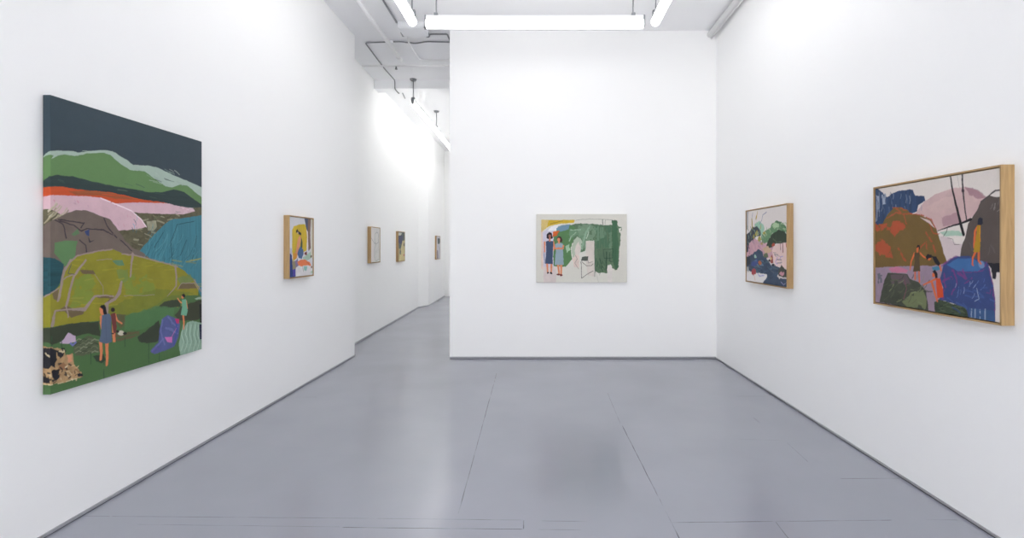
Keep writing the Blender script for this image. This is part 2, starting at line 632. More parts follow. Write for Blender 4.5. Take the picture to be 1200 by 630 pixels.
# ----- the big unframed landscape on the left wall
XA = XL + .041
fin_big, A = hang('landscape_painting', 'big unframed canvas of green hills and a yellow rock on the left wall',
                  (XL, 2.635), (XL, 3.806), .74, 2.281, .041, 434, (72, 105, 62), 11, False, gain=1.08, wrap=.041)
L1, L2, L3, L4 = (40, 100, 5.249), (40, 200, 5.249), (40, 280, 5.249), (40, 350, 5.249)
A.zoom(*L1)
A.poly([(0, 0), (1100, 0), (1100, 700), (0, 700)], (53, 67, 76), tex=.05)
A.poly([(40, 440), (90, 405), (200, 402), (330, 404), (430, 398), (480, 405), (540, 440), (610, 488), (700, 495), (760, 505), (850, 550), (950, 590), (1040, 630), (1040, 780), (40, 780)], (160, 178, 166), tex=.06)
A.poly([(210, 398), (270, 414), (330, 408), (280, 404)], (53, 67, 76))
A.poly([(40, 440), (100, 425), (120, 432), (110, 452), (150, 432), (200, 425), (250, 434), (320, 420), (430, 415), (470, 430), (530, 480), (590, 520), (680, 528), (740, 575), (810, 620), (850, 628), (900, 610), (940, 615), (1040, 695), (1040, 840), (40, 840)], (94, 128, 80), tex=.05)
A.line([(100, 420), (200, 412), (265, 432)], 10, (160, 178, 166), dry=.4)
A.dabs((690, 510, 880, 600), 14, 50, [(176, 190, 180), (140, 160, 150)], .5, .3, 5, .5)
A.zoom(*L2)
A.poly([(40, 62), (90, 35), (150, 27), (240, 35), (330, 60), (440, 85), (560, 105), (700, 130), (780, 132), (860, 115), (920, 130), (990, 180), (1040, 215), (1040, 245), (950, 235), (830, 212), (700, 195), (520, 160), (400, 130), (300, 120), (180, 110), (40, 110)], (42, 58, 58), tex=.2, d='h')
A.dabs((90, 40, 900, 170), 26, 60, [(60, 84, 74), (34, 46, 48), (84, 104, 90)], .25, .2, 5, .6)
A.poly([(40, 235), (600, 240), (1040, 225), (1040, 620), (40, 620)], (90, 86, 64), tex=.35, d='f')
A.dabs((560, 260, 1000, 480), 60, 40, [(120, 116, 90), (70, 68, 50), (150, 146, 122), (96, 100, 72)], .2, .7, 8, .8)
A.poly([(690, 310), (750, 305), (755, 345), (735, 370), (700, 365)], (150, 148, 124), tex=.3, d='f')
A.poly([(40, 97), (180, 98), (300, 118), (450, 130), (550, 150), (650, 175), (820, 198), (820, 210), (500, 212), (420, 178), (300, 170), (40, 160)], (190, 76, 36), tex=.12, d='h')
A.poly([(210, 125), (330, 122), (450, 132), (640, 180), (500, 172), (400, 150), (260, 150)], (148, 78, 44), tex=.2, d='h', dry=.42)
A.poly([(500, 203), (650, 195), (820, 200), (880, 215), (980, 235), (990, 250), (920, 268), (650, 260), (520, 245)], (204, 172, 180), tex=.08)
A.dabs((860, 225, 980, 262), 10, 26, [(150, 140, 140), (232, 215, 222)], .1, .3, 4, .7)
A.poly([(40, 155), (150, 150), (300, 155), (410, 165), (480, 195), (600, 245), (660, 300), (690, 345), (640, 358), (520, 368), (480, 330), (400, 290), (300, 270), (170, 270), (110, 238), (40, 234)], (205, 172, 180), tex=.09)
A.line([(410, 168), (480, 197), (600, 247), (662, 302), (690, 345)], 7, (232, 215, 220), dry=.3)
A.dabs((120, 170, 620, 340), 26, 14, [(196, 120, 140), (190, 150, 172), (176, 140, 150)], 1.0, .6, 4, .7)
A.dabs((600, 270, 660, 350), 6, 30, [(90, 170, 185), (70, 100, 110)], 1.4, .4, 4, .8)
A.dabs((40, 240, 170, 330), 16, 70, [(176, 168, 140), (140, 132, 104), (196, 186, 164)], -.8, .15, 6, .8)
A.poly([(40, 345), (120, 300), (200, 262), (260, 240), (330, 245), (400, 275), (470, 300), (520, 365), (560, 430), (610, 475), (690, 510), (730, 545), (500, 580), (250, 650), (40, 650)], (108, 95, 87), tex=.14)
for ln in ([(130, 305), (180, 330), (200, 412)], [(160, 312), (250, 335), (290, 370)], [(290, 370), (330, 355), (430, 365), (490, 395)], [(310, 318), (290, 350)],
           [(280, 425), (320, 460), (325, 505)], [(430, 290), (450, 340), (510, 412)], [(530, 420), (600, 492)], [(150, 300), (300, 320)]):
    A.line(ln, [7, 6, 8, 5][:len(ln)], (58, 50, 55), warp=.8, dry=.25)
A.poly([(310, 372), (342, 360), (340, 402), (325, 395)], (52, 66, 110))
A.poly([(330, 400), (345, 430), (375, 425), (340, 440)], (48, 44, 52))
A.poly([(130, 440), (200, 428), (268, 430), (258, 470), (255, 520), (200, 600), (125, 505)], (90, 126, 82), tex=.1)
A.poly([(228, 390), (270, 358), (282, 385), (245, 402)], (88, 118, 82))
TEAL = (60, 120, 134)
A.poly([(650, 490), (720, 410), (790, 340), (840, 300), (920, 290), (1040, 272), (1040, 800), (1000, 720), (940, 640), (850, 590), (720, 545)], TEAL, tex=.2, d='v')
A.dabs((700, 320, 1020, 560), 60, 110, [(40, 88, 100), (74, 138, 150), (50, 104, 116), (90, 150, 160)], 2.0, .3, 4, .6)
for ln in ([(800, 370), (740, 470)], [(880, 330), (840, 440), (850, 560)], [(940, 420), (900, 520)], [(1000, 400), (970, 560)], [(990, 310), (880, 330)]):
    A.line(ln, 5, (34, 74, 84), dry=.3)
A.zoom(*L3)
A.poly([(40, 108), (130, 118), (185, 155), (165, 260), (125, 330), (40, 360)], (30, 72, 80), tex=.3, d='h')
YEL = (136, 131, 38)
A.poly([(40, 365), (100, 340), (160, 285), (180, 200), (210, 150), (270, 100), (350, 80), (480, 60), (540, 85), (610, 95), (720, 120), (800, 145), (880, 165), (930, 200), (980, 250), (1012, 300), (1008, 345), (930, 345), (850, 345), (800, 362), (760, 400), (640, 450), (560, 462), (480, 472), (400, 502), (250, 515), (40, 552)], YEL, tex=.16)
GRN = (118, 136, 54)
A.poly([(250, 240), (330, 200), (400, 250), (420, 340), (330, 400), (225, 420)], GRN, warp=3, dry=.4, d='n', alpha=.8)
A.poly([(545, 210), (740, 230), (745, 345), (560, 350)], GRN, warp=3, dry=.4, d='n', alpha=.8)
A.poly([(500, 190), (580, 190), (575, 260), (530, 270)], (112, 132, 66), warp=2, alpha=.8)
A.poly([(880, 240), (960, 215), (985, 260), (900, 285)], (104, 126, 72), warp=2, alpha=.8)
A.dabs((200, 100, 960, 430), 60, 90, [(160, 152, 44), (128, 124, 44), (150, 150, 60)], .05, .3, 7, .45)
A.poly([(420, 430), (760, 300), (980, 330), (760, 420), (560, 470), (400, 500)], (112, 120, 44), warp=3, alpha=.75)
A.poly([(480, 130), (545, 128), (558, 165), (512, 162)], (92, 128, 96))
BRN = (106, 90, 64)
for pg in ([(280, 188), (365, 190), (378, 215), (300, 215)], [(370, 350), (480, 342), (492, 366), (400, 362)],
           [(130, 448), (200, 405), (250, 430), (312, 436), (305, 460), (230, 482), (190, 442)],
           [(905, 275), (980, 268), (1002, 302), (888, 306)], [(112, 335), (152, 298), (146, 382), (120, 366)], [(440, 390), (470, 365), (490, 372), (460, 392)]):
    A.poly(pg, BRN, tex=.15)
MAU = (152, 132, 130)
for ln, w_ in (([(150, 380), (165, 300), (185, 200), (228, 130)], 17), ([(200, 412), (225, 300), (245, 225), (320, 130)], 15), ([(60, 360), (150, 300)], 8),
               ([(215, 145), (270, 102), (350, 82), (480, 62)], 10), ([(540, 90), (610, 98), (720, 124), (800, 148), (885, 170)], 10),
               ([(607, 92), (600, 160), (592, 232)], [24, 18, 16]), ([(868, 168), (875, 230), (872, 290), (820, 350)], [22, 20, 12, 5]),
               ([(540, 262), (525, 330), (500, 365), (440, 400)], [16, 34, 22, 18]), ([(490, 352), (440, 345), (372, 352), (312, 432), (210, 428), (130, 440), (115, 530)], [10, 8, 14, 26, 8, 10, 20]),
               ([(200, 412), (212, 480)], 10), ([(375, 215), (425, 290), (425, 345)], 4), ([(550, 348), (740, 344)], 4), ([(240, 215), (200, 235), (185, 250)], 8),
               ([(885, 305), (905, 272), (985, 268), (1010, 310)], 7), ([(985, 250), (1025, 320)], 12), ([(385, 130), (480, 122)], 4), ([(445, 470), (450, 400)], 26)):
    A.line(ln, [v * .8 for v in w_] if isinstance(w_, list) else w_ * .8, MAU, warp=.9, tex=.12, alpha=.9)
A.line([(232, 150), (210, 210), (250, 215)], 3, (60, 62, 80))
# ground
DK = (54, 62, 46)
A.poly([(40, 556), (200, 522), (400, 500), (410, 600), (330, 580), (200, 612), (110, 650), (40, 640)], DK, tex=.15, warp=1.5)
A.poly([(505, 462), (566, 464), (566, 520), (530, 552), (508, 510)], (88, 88, 58))
A.poly([(745, 425), (810, 380), (890, 370), (905, 415), (800, 425)], DK, warp=1.5)
A.poly([(862, 470), (900, 420), (940, 400), (1040, 366), (1040, 480), (990, 500), (890, 500)], (58, 62, 46), warp=1.2)
A.poly([(560, 470), (760, 410), (860, 420), (860, 470), (780, 520), (640, 560), (560, 560)], (76, 116, 72), warp=2, alpha=.8)
A.poly([(985, 365), (1040, 350), (1040, 366), (1000, 372)], (150, 170, 150))
A.poly([(1016, 400), (1040, 395), (1040, 520), (1020, 520)], (26, 28, 30))
A.zoom(*L4)
A.poly([(640, 230), (700, 185), (770, 130), (785, 250), (700, 278), (650, 262)], (52, 60, 46), warp=2)
A.poly([(500, 215), (650, 195), (655, 215), (590, 245), (500, 262)], (94, 86, 60), warp=1.5, dry=.3, d='h')
A.poly([(240, 275), (330, 228), (385, 250), (405, 325), (330, 345), (250, 350)], (82, 90, 66), warp=2, d='h', dry=.25)
for k in range(16):
    x, y = 255 + (k % 4) * 32, 250 + (k // 4) * 24
    A.line([(x, y + 8), (x + 20, y - 6), (x + 44, y + 4)], 6, [(124, 130, 104), (58, 68, 50), (104, 112, 84)][k % 3], warp=1.2)
A.poly([(160, 268), (190, 240), (212, 205), (258, 228), (262, 262), (215, 272)], (186, 164, 186), warp=1.3)
A.line([(225, 272), (240, 284), (258, 266)], 10, (108, 112, 170))
A.poly([(360, 345), (430, 338), (445, 372), (420, 392), (380, 385)], (44, 58, 44), warp=1.5)
for x, y0, y1 in ((110, 230, 290), (170, 250, 300), (430, 380, 500), (560, 240, 300), (705, 270, 395), (770, 330, 400), (350, 330, 400)):
    A.line([(x, y0), (x, y1)], 5, (50, 76, 52), dry=.3)
# black and tan animal hide in the near corner
A.poly([(40, 300), (130, 298), (188, 320), (192, 345), (235, 332), (250, 400), (285, 440), (300, 478), (200, 510), (100, 530), (40, 540)], (172, 140, 100), warp=1.5, tex=.3, d='f')
A.poly([(205, 340), (228, 338), (240, 375), (210, 390)], (206, 146, 112), warp=1.5)
A.poly([(150, 405), (180, 385), (215, 410), (200, 440), (150, 438)], (146, 106, 74), warp=2)
BLK = (27, 27, 34)
A.poly([(40, 312), (112, 300), (138, 325), (142, 372), (128, 400), (130, 425), (100, 412), (85, 438), (40, 440)], BLK, warp=2.5)
A.poly([(140, 305), (165, 308), (188, 326), (182, 352), (160, 362), (146, 340)], BLK, warp=2.5)
A.poly([(105, 440), (158, 432), (162, 470), (140, 505), (112, 480)], BLK, warp=2)
A.poly([(40, 480), (88, 498), (98, 525), (40, 528)], BLK, warp=2)
A.poly([(262, 460), (290, 450), (298, 476), (268, 482)], BLK, warp=1.5)
A.dabs((140, 305, 190, 345), 8, 18, [(206, 190, 150), (30, 30, 34)], .4, 1, 8, 1)
A.dabs((70, 330, 90, 350), 3, 16, [(200, 185, 150)], .2, 1, 6, 1)
A.dabs((150, 395, 270, 495), 26, 16, [(206, 182, 142), (136, 100, 70), (214, 196, 160), (180, 140, 102), (40, 34, 36), (30, 29, 34)], .3, 1.2, 7, .85)
A.dabs((55, 450, 130, 530), 10, 16, [(200, 178, 138), (30, 29, 34), (30, 29, 34)], .5, 1, 8, .9)
A.line([(60, 535), (150, 520), (290, 480)], 4, (206, 190, 156), dry=.5)
# violet stone with a pink heart
A.poly([(712, 322), (765, 265), (772, 180), (790, 122), (820, 98), (880, 122), (897, 150), (890, 230), (860, 292), (820, 312), (740, 338)], (80, 88, 136), warp=1, tex=.2)
for ln in ([(790, 130), (780, 200), (800, 280)], [(825, 110), (850, 150), (880, 170)], [(730, 320), (790, 250)], [(810, 180), (850, 190), (880, 215)]):
    A.line(ln, 12, (112, 118, 172), warp=1.5, alpha=.6)
A.line([(870, 130), (880, 190), (860, 280)], 14, (60, 72, 150), alpha=.8)
A.line([(725, 325), (750, 300), (770, 310)], 12, (92, 80, 150), alpha=.7)
A.poly([(803, 236), (850, 232), (848, 268), (818, 264)], (198, 108, 172))
A.poly([(866, 120), (892, 122), (890, 152), (876, 150)], (184, 52, 106))
A.line([(845, 235), (875, 180)], 6, (190, 110, 170), alpha=.7)
# pale waterfall
A.poly([(888, 275), (905, 200), (940, 145), (975, 135), (1040, 150), (1040, 330), (900, 350)], (138, 166, 146), warp=1, tex=.15, d='v')
for x in (915, 940, 965, 990, 1012):
    A.line([(x, 160), (x - 8, 220), (x + 6, 260), (x - 14, 320)], 6, (172, 198, 178), warp=1, alpha=.8)
    A.line([(x + 12, 150), (x + 4, 210), (x + 14, 270)], 5, (92, 122, 104), warp=1, alpha=.8)
A.poly([(1016, 155), (1040, 155), (1040, 250), (1018, 246)], (20, 25, 58))
SK = (208, 126, 84)
# woman in a blue dress
A.line([(412, 60), (418, 80), (430, 100)], [22, 24, 16], SK)
A.poly([(404, 50), (415, 38), (432, 36), (441, 52), (446, 78), (456, 100), (440, 104), (428, 88), (420, 62)], (20, 18, 26))
A.line([(412, 110), (413, 150), (425, 236)], [18, 13, 11], SK)
A.line([(480, 98), (487, 150), (486, 205), (490, 262)], [14, 15, 11, 10], SK)
A.line([(409, 262), (414, 320), (411, 370)], [20, 18, 15], SK)
A.line([(449, 270), (450, 340), (448, 404)], [22, 19, 16], SK)
A.poly([(418, 100), (460, 88), (476, 112), (474, 200), (480, 262), (446, 276), (400, 264), (412, 212), (416, 150)], (84, 99, 122), tex=.06)
A.line([(440, 110), (446, 260)], 3, (66, 80, 104), alpha=.6)
A.line([(478, 212), (494, 214)], 7, (40, 38, 50))
# child behind her
A.line([(500, 95), (512, 132), (540, 150)], [11, 10, 9], SK)
A.poly([(472, 90), (500, 86), (504, 130), (508, 170), (502, 240), (492, 240)], (108, 52, 50))
A.line([(496, 215), (498, 260)], 10, SK)
A.dot((486, 66), 13, 14, (36, 26, 32))
A.dot((535, 210), 22, 15, (196, 190, 172))
A.dot((514, 200), 10, 9, (40, 36, 36))
A.dot((558, 212), 12, 9, (34, 32, 32))
# bather on the right
A.zoom(*L3)
A.line([(917, 468), (921, 510), (920, 552)], [18, 14, 10], SK)
A.line([(908, 392), (898, 385), (882, 364)], [9, 9, 8], SK)
A.line([(936, 380), (943, 425)], 9, SK)
A.poly([(908, 372), (934, 368), (944, 440), (936, 470), (902, 466), (910, 420)], (106, 162, 134))
A.dot((913, 356), 8, 10, SK)
A.poly([(906, 342), (920, 334), (931, 346), (926, 360), (914, 352)], (26, 24, 28))
fin_big()

# ----- framed landscape with a blue rock on the right wall
fin, A = hang('framed_painting', 'framed painting of a brown hill and blue rock, nearer one on the right wall',
              (XR, 3.514), (XR, 2.534), 1.109, 1.907, .066, 300, (218, 209, 202), 23, True)
R1, R2 = (1010, 185, 5.726), (1010, 280, 5.726)
A.zoom(*R1)
A.poly([(360, 375), (420, 290), (500, 240), (600, 205), (700, 195), (760, 215), (830, 265), (790, 320), (770, 370), (720, 410), (620, 450), (510, 490), (440, 430)], (200, 170, 168), tex=.12, warp=1)
A.poly([(690, 190), (770, 215), (835, 262), (780, 275), (720, 255)], (152, 112, 124), warp=2, alpha=.75)
A.poly([(535, 395), (640, 365), (652, 440), (545, 455)], (156, 116, 128), warp=2, alpha=.6)
A.poly([(430, 330), (560, 260), (640, 270), (600, 330), (480, 370)], (206, 178, 172), warp=2, alpha=.6)
A.poly([(70, 208), (110, 205), (140, 235), (170, 265), (210, 235), (260, 215), (340, 213), (360, 250), (418, 256), (425, 285), (380, 312), (370, 360), (330, 380), (240, 350), (180, 385), (130, 460), (70, 460)], (44, 66, 100), warp=1.5, tex=.35, d='v')
A.poly([(80, 260), (160, 240), (175, 300), (120, 330), (100, 430), (78, 430)], (150, 160, 178), warp=2, dry=.52, d='v')
A.dabs((90, 230, 400, 330), 26, 60, [(84, 104, 138), (36, 52, 84), (130, 144, 168)], 1.57, .2, 7, .6)
OLV = (112, 88, 44)
A.poly([(70, 455), (140, 440), (180, 370), (220, 330), (260, 330), (305, 348), (330, 375), (400, 385), (460, 415), (500, 475), (530, 560), (545, 620), (575, 675), (570, 720), (480, 740), (200, 740), (70, 740)], OLV, tex=.12, warp=.8)
RUST = (170, 78, 46)
A.poly([(70, 450), (150, 440), (215, 425), (285, 425), (295, 470), (250, 490), (215, 525), (190, 480), (70, 490)], RUST, warp=4, dry=.42, d='n')
A.poly([(85, 580), (140, 535), (190, 600), (210, 670), (150, 662), (90, 630)], RUST, warp=4, dry=.3, d='n')
for ln, w_ in (([(320, 372), (400, 384), (465, 418), (495, 470)], 9), ([(330, 375), (230, 370), (165, 400)], 8), ([(430, 500), (470, 560), (500, 640)], 14),
               ([(230, 345), (280, 380), (300, 440)], 9), ([(390, 600), (430, 560), (440, 610)], 12), ([(245, 610), (270, 650), (290, 690)], 16),
               ([(450, 430), (480, 500), (520, 510)], 8), ([(210, 335), (250, 335), (300, 350)], 10)):
    A.line(ln, w_, RUST, warp=2, dry=.35, alpha=.85)
A.poly([(388, 398), (455, 420), (490, 468), (440, 432)], (212, 190, 186))
A.poly([(520, 500), (560, 490), (650, 488), (690, 520), (560, 526)], (164, 192, 172))
A.poly([(522, 528), (560, 528), (600, 540), (640, 580), (690, 560), (690, 640), (655, 680), (640, 690), (590, 680), (575, 700), (550, 640)], (204, 188, 188), tex=.05)
A.poly([(588, 540), (690, 528), (690, 572), (640, 582), (610, 560)], (222, 214, 206))
A.line([(575, 535), (610, 545), (620, 580), (660, 580)], 2.5, (90, 80, 80))
GRK = (86, 76, 72)
A.poly([(640, 760), (665, 610), (690, 540), (715, 440), (770, 350), (800, 290), (850, 252), (890, 262), (960, 255), (960, 720), (840, 720), (740, 700)], GRK, tex=.14, warp=.8)
A.line([(800, 292), (850, 252), (895, 218), (960, 214)], 9, (78, 72, 72), warp=.8)
A.dabs((860, 280, 930, 360), 8, 34, [(150, 142, 140), (128, 118, 116)], -1.0, .4, 4, .7)
A.dabs((690, 560, 930, 640), 12, 80, [(112, 102, 100), (84, 75, 74)], 1.4, .4, 6, .4)
BK = (24, 22, 26)
A.line([(592, 100), (602, 190), (635, 330), (668, 460), (682, 515)], [9, 12, 16, 20, 20], BK)
A.line([(672, 90), (676, 210), (690, 330), (702, 420)], [11, 12, 9, 9], (50, 46, 50))
A.line([(508, 489), (580, 462), (670, 438), (730, 412)], [5, 9, 12, 18], BK)
A.line([(575, 465), (565, 500), (548, 526)], 4, (60, 56, 56))
A.line([(640, 110), (655, 200)], 2, (150, 140, 140))
A.dot((676, 220), 10, 14, (60, 46, 56))
A.zoom(*R2)
A.poly([(70, 190), (200, 186), (330, 180), (480, 178), (560, 160), (540, 330), (545, 420), (490, 500), (70, 460)], (150, 130, 146), tex=.12, warp=1)
A.poly([(180, 198), (230, 183), (310, 206), (300, 226), (200, 224)], (186, 112, 138), warp=1.2)
A.poly([(105, 235), (140, 228), (135, 290), (110, 300)], (100, 100, 110), warp=2, dry=.4)
A.poly([(118, 420), (150, 280), (175, 225), (305, 235), (320, 262), (380, 290), (432, 350), (445, 480), (300, 460)], (64, 68, 56), tex=.3, warp=1)
A.poly([(270, 420), (330, 360), (410, 340), (440, 410), (420, 470), (300, 450)], (110, 118, 82), warp=2, dry=.3)
A.poly([(190, 240), (300, 240), (330, 300), (200, 300)], (92, 78, 82), warp=2, dry=.4)
A.dabs((140, 260, 430, 440), 40, 46, [(86, 92, 70), (48, 52, 44), (124, 132, 96)], -.4, .8, 7, .6)
A.line([(285, 270), (300, 330), (280, 400)], 9, (120, 70, 86), alpha=.7)
A.poly([(485, 420), (520, 402), (600, 430), (720, 462), (720, 530), (600, 510), (490, 490)], (58, 70, 52), tex=.35, d='f')
A.dabs((500, 420, 700, 500), 20, 34, [(90, 104, 76), (40, 48, 38)], .3, .8, 6, .7)
BLU = (54, 70, 120)
A.poly([(525, 260), (548, 170), (600, 130), (640, 115), (725, 112), (800, 143), (846, 158), (862, 225), (886, 330), (897, 450), (893, 570), (715, 520), (700, 462), (600, 427), (520, 402), (545, 330)], BLU, tex=.18, warp=.8)
A.poly([(570, 172), (640, 130), (735, 125), (822, 182), (780, 213), (640, 216)], (58, 102, 154), warp=1)
PUR = (122, 52, 120)
for ln, w_ in (([(540, 180), (580, 140), (640, 116)], 12), ([(848, 165), (880, 300), (895, 450), (893, 540)], 8), ([(610, 205), (640, 290), (600, 370)], 12),
               ([(640, 228), (700, 262), (680, 210)], 16), ([(830, 350), (862, 368), (855, 340)], 5), ([(550, 230), (560, 320), (540, 400)], 12),
               ([(600, 220), (760, 222), (820, 205)], 5), ([(820, 180), (840, 160)], 10), ([(690, 300), (740, 260)], 8), ([(545, 280), (600, 260)], 14)):
    A.line(ln, w_, PUR, warp=2, dry=.35, alpha=.65)
A.dabs((620, 280, 840, 400), 14, 40, [(96, 124, 176), (150, 166, 204), (74, 98, 160)], -1.2, .4, 4, .7)
A.dabs((540, 300, 880, 470), 24, 70, [(48, 70, 126), (66, 92, 150)], .4, .5, 8, .5)
A.poly([(718, 462), (890, 480), (895, 570), (715, 520)], (54, 84, 128), warp=1)
for x in (735, 760, 792, 826):
    A.line([(x, 470), (x, 540)], 7, (160, 176, 196), dry=.35, alpha=.8)
A.line([(755, 415), (785, 400), (770, 330)], 3, (170, 190, 214), alpha=.8)
A.poly([(838, 155), (950, 165), (960, 216), (905, 224), (896, 268), (876, 262), (868, 200)], (26, 26, 34), warp=1)
A.poly([(880, 270), (898, 268), (904, 225), (960, 218), (970, 590), (892, 570), (898, 450)], (222, 214, 208), tex=.04)
A.dot((802, 172), 22, 24, (120, 146, 186), alpha=.7)
# figures
SK2 = (212, 104, 56)
A.line([(766, 80), (742, 125), (742, 172)], [15, 12, 9], SK2)
A.line([(784, 78), (784, 145), (800, 166)], [15, 13, 9], SK2)
A.line([(740, 165), (748, 176)], 8, SK2)
A.zoom(*R1)
A.line([(780, 455), (758, 490), (755, 560), (752, 600)], [14, 14, 12, 10], SK2)
A.poly([(772, 452), (796, 450), (792, 530), (795, 590), (788, 628), (780, 632), (748, 628), (762, 560), (768, 490)], (170, 132, 36))
A.line([(790, 450), (792, 560)], 7, (206, 140, 40))
A.poly([(776, 410), (790, 398), (808, 406), (810, 440), (798, 452), (778, 446)], (26, 30, 48))
A.zoom(*R2)
A.line([(352, 95), (332, 150), (324, 205)], [14, 12, 9], SK2)
A.line([(388, 92), (415, 118), (442, 132)], [12, 11, 9], SK2)
A.line([(356, 210), (357, 268)], 13, SK2)
A.line([(383, 210), (386, 286)], 13, SK2)
A.line([(374, 58), (372, 92)], [20, 16], SK2)
A.poly([(352, 92), (390, 88), (386, 140), (394, 215), (344, 217), (354, 150)], (84, 68, 44))
A.poly([(364, 60), (372, 40), (386, 40), (392, 58), (386, 72), (380, 52)], (26, 18, 20))
A.poly([(470, 186), (520, 178), (530, 205), (480, 212)], (66, 124, 150), warp=1)
A.line([(490, 135), (520, 168), (533, 212)], [16, 13, 10], SK2)
A.poly([(468, 110), (500, 116), (528, 168), (512, 180), (490, 160)], (24, 26, 34))
A.dot((452, 132), 12, 12, SK2)
A.poly([(428, 120), (440, 102), (468, 104), (472, 122), (450, 128), (436, 142)], (20, 18, 24))
A.line([(502, 262), (462, 284), (414, 306)], [15, 12, 10], SK2)
A.line([(472, 295), (488, 355), (506, 415)], [20, 17, 12], SK2)
A.poly([(496, 262), (525, 262), (545, 330), (546, 388), (508, 396), (500, 330)], (204, 74, 36))
A.dot((482, 240), 12, 16, SK2)
A.poly([(472, 216), (490, 204), (508, 230), (510, 256), (494, 262), (488, 236)], (28, 18, 24))
fin()

# ----- smaller-looking framed painting further along the right wall
fin, A = hang('framed_painting', 'framed painting of dark green domes and a blue pool, farther along the right wall',
              (XR, 5.733), (XR, 4.763), 1.11, 1.905, .06, 200, (220, 212, 208), 37, True)
S1, S2 = (865, 230, 10.507), (865, 285, 10.507)
A.zoom(*S1)
A.poly([(85, 190), (128, 190), (122, 380), (85, 470)], (168, 166, 168), dry=.35, d='v', warp=1)
A.poly([(85, 620), (120, 560), (200, 520), (300, 560), (430, 600), (450, 760), (85, 760)], (196, 154, 164), warp=1, tex=.2)
A.poly([(200, 345), (262, 300), (312, 350), (325, 410), (292, 490), (260, 430), (215, 380)], (150, 190, 166), warp=1, tex=.2)
A.poly([(85, 490), (150, 425), (170, 385), (230, 370), (275, 420), (284, 480), (210, 500), (180, 540), (140, 570), (120, 690), (85, 690)], (48, 58, 68), warp=1.5, tex=.3, d='v')
A.line([(180, 205), (168, 280)], 9, (108, 116, 146))
A.line([(350, 195), (305, 228), (292, 290), (262, 345)], 9, (116, 120, 150))
A.line([(238, 190), (222, 275)], [12, 30], (182, 152, 48), warp=1)
A.line([(168, 280), (176, 400)], 26, (160, 138, 56), warp=1)
A.poly([(280, 500), (330, 430), (390, 390), (420, 340), (460, 305), (540, 318), (592, 380), (610, 470), (560, 430), (420, 460), (370, 560), (300, 580)], (98, 138, 98), warp=1.5, tex=.25)
A.poly([(415, 360), (450, 320), (500, 335), (505, 380), (440, 400)], (164, 190, 150), warp=1.5, tex=.2)
A.line([(470, 310), (560, 345), (600, 420)], 22, (70, 110, 74), warp=1, dry=.3)
for pg in ([(242, 510), (268, 488), (288, 528), (266, 562), (244, 545)], [(300, 440), (338, 436), (342, 462), (312, 474)], [(212, 445), (238, 418), (250, 470), (226, 492), (206, 484)],
           [(176, 490), (196, 470), (206, 512), (186, 526)], [(278, 572), (300, 560), (308, 592), (286, 600)]):
    A.poly(pg, (170, 154, 50), warp=1.5, tex=.2)
A.dabs((110, 300, 300, 560), 34, 46, [(120, 150, 120), (64, 78, 84), (150, 184, 160), (168, 152, 70), (96, 120, 104)], 1.4, .5, 11, .75)
A.dabs((300, 380, 420, 570), 16, 40, [(128, 160, 118), (80, 116, 82), (176, 188, 150)], 1.2, .6, 12, .7)
A.dabs((440, 320, 600, 410), 16, 44, [(130, 160, 118), (84, 118, 82), (178, 198, 164)], .5, .6, 13, .6)
A.dabs((120, 540, 330, 640), 20, 50, [(180, 140, 160), (150, 110, 140), (212, 176, 176)], 1.3, .4, 10, .6)
A.poly([(350, 600), (380, 520), (440, 442), (500, 412), (570, 428), (607, 490), (605, 575), (530, 582), (450, 590), (410, 635), (360, 625)], (42, 58, 42), warp=1.2, tex=.3, d='v')
A.line([(430, 520), (470, 560), (540, 560)], 16, (74, 90, 70), dry=.4)
A.dot((435, 598), 20, 22, (164, 66, 46), warp=1)
A.zoom(*S2)
A.poly([(300, 60), (360, 30), (420, 90), (340, 140)], (200, 170, 140), warp=1.5)
A.poly([(415, 90), (450, 30), (500, 0), (620, -10), (620, 320), (560, 300), (530, 270), (480, 300), (440, 235), (428, 150)], (228, 200, 194), warp=1, tex=.08)
A.line([(516, 0), (522, 80)], 12, (130, 86, 84), dry=.3)
A.line([(548, 0), (552, 110)], 18, (122, 70, 70), dry=.2)
A.line([(590, 0), (592, 40)], 14, (176, 84, 72))
A.line([(110, 20), (140, 60), (140, 130)], 14, (120, 84, 104), dry=.3)
NV = (52, 70, 94)
A.poly([(85, 175), (150, 150), (200, 110), (250, 73), (295, 93), (312, 150), (360, 200), (400, 260), (500, 290), (530, 330), (480, 400), (500, 430), (600, 430), (600, 560), (290, 490), (350, 420), (360, 385), (230, 365), (150, 350), (85, 300)], NV, warp=1.2, tex=.3)
A.poly([(85, 170), (145, 160), (152, 250), (85, 285)], (38, 50, 60), warp=1)
A.poly([(165, 230), (230, 190), (252, 240), (200, 295), (158, 275)], (54, 72, 134), warp=1.5)
A.dabs((180, 200, 420, 350), 26, 40, [(90, 120, 150), (42, 58, 84), (70, 96, 110), (110, 140, 160)], .5, .8, 12, .7)
A.dabs((90, 110, 500, 440), 44, 50, [(74, 96, 122), (40, 54, 74), (96, 112, 120), (62, 84, 110)], .4, .9, 14, .55)
A.poly([(196, 150), (222, 140), (226, 180), (204, 192)], (150, 180, 168), warp=1.5)
A.poly([(246, 226), (270, 212), (292, 232), (284, 256), (256, 258)], (172, 98, 56), warp=1.2)
A.poly([(308, 130), (360, 118), (372, 165), (320, 175)], (98, 108, 78), warp=1.5)
A.poly([(390, 200), (415, 140), (432, 200), (435, 245), (400, 250)], (150, 76, 66), warp=1)
A.dot((405, 185), 12, 18, (206, 176, 120), warp=1)
A.dot((382, 215), 12, 14, (28, 26, 34))
A.dot((430, 265), 18, 14, (30, 28, 40))
A.line([(485, 165), (458, 230), (480, 260)], 10, (172, 152, 212))
A.line([(510, 205), (525, 165), (550, 160)], 9, (168, 150, 206))
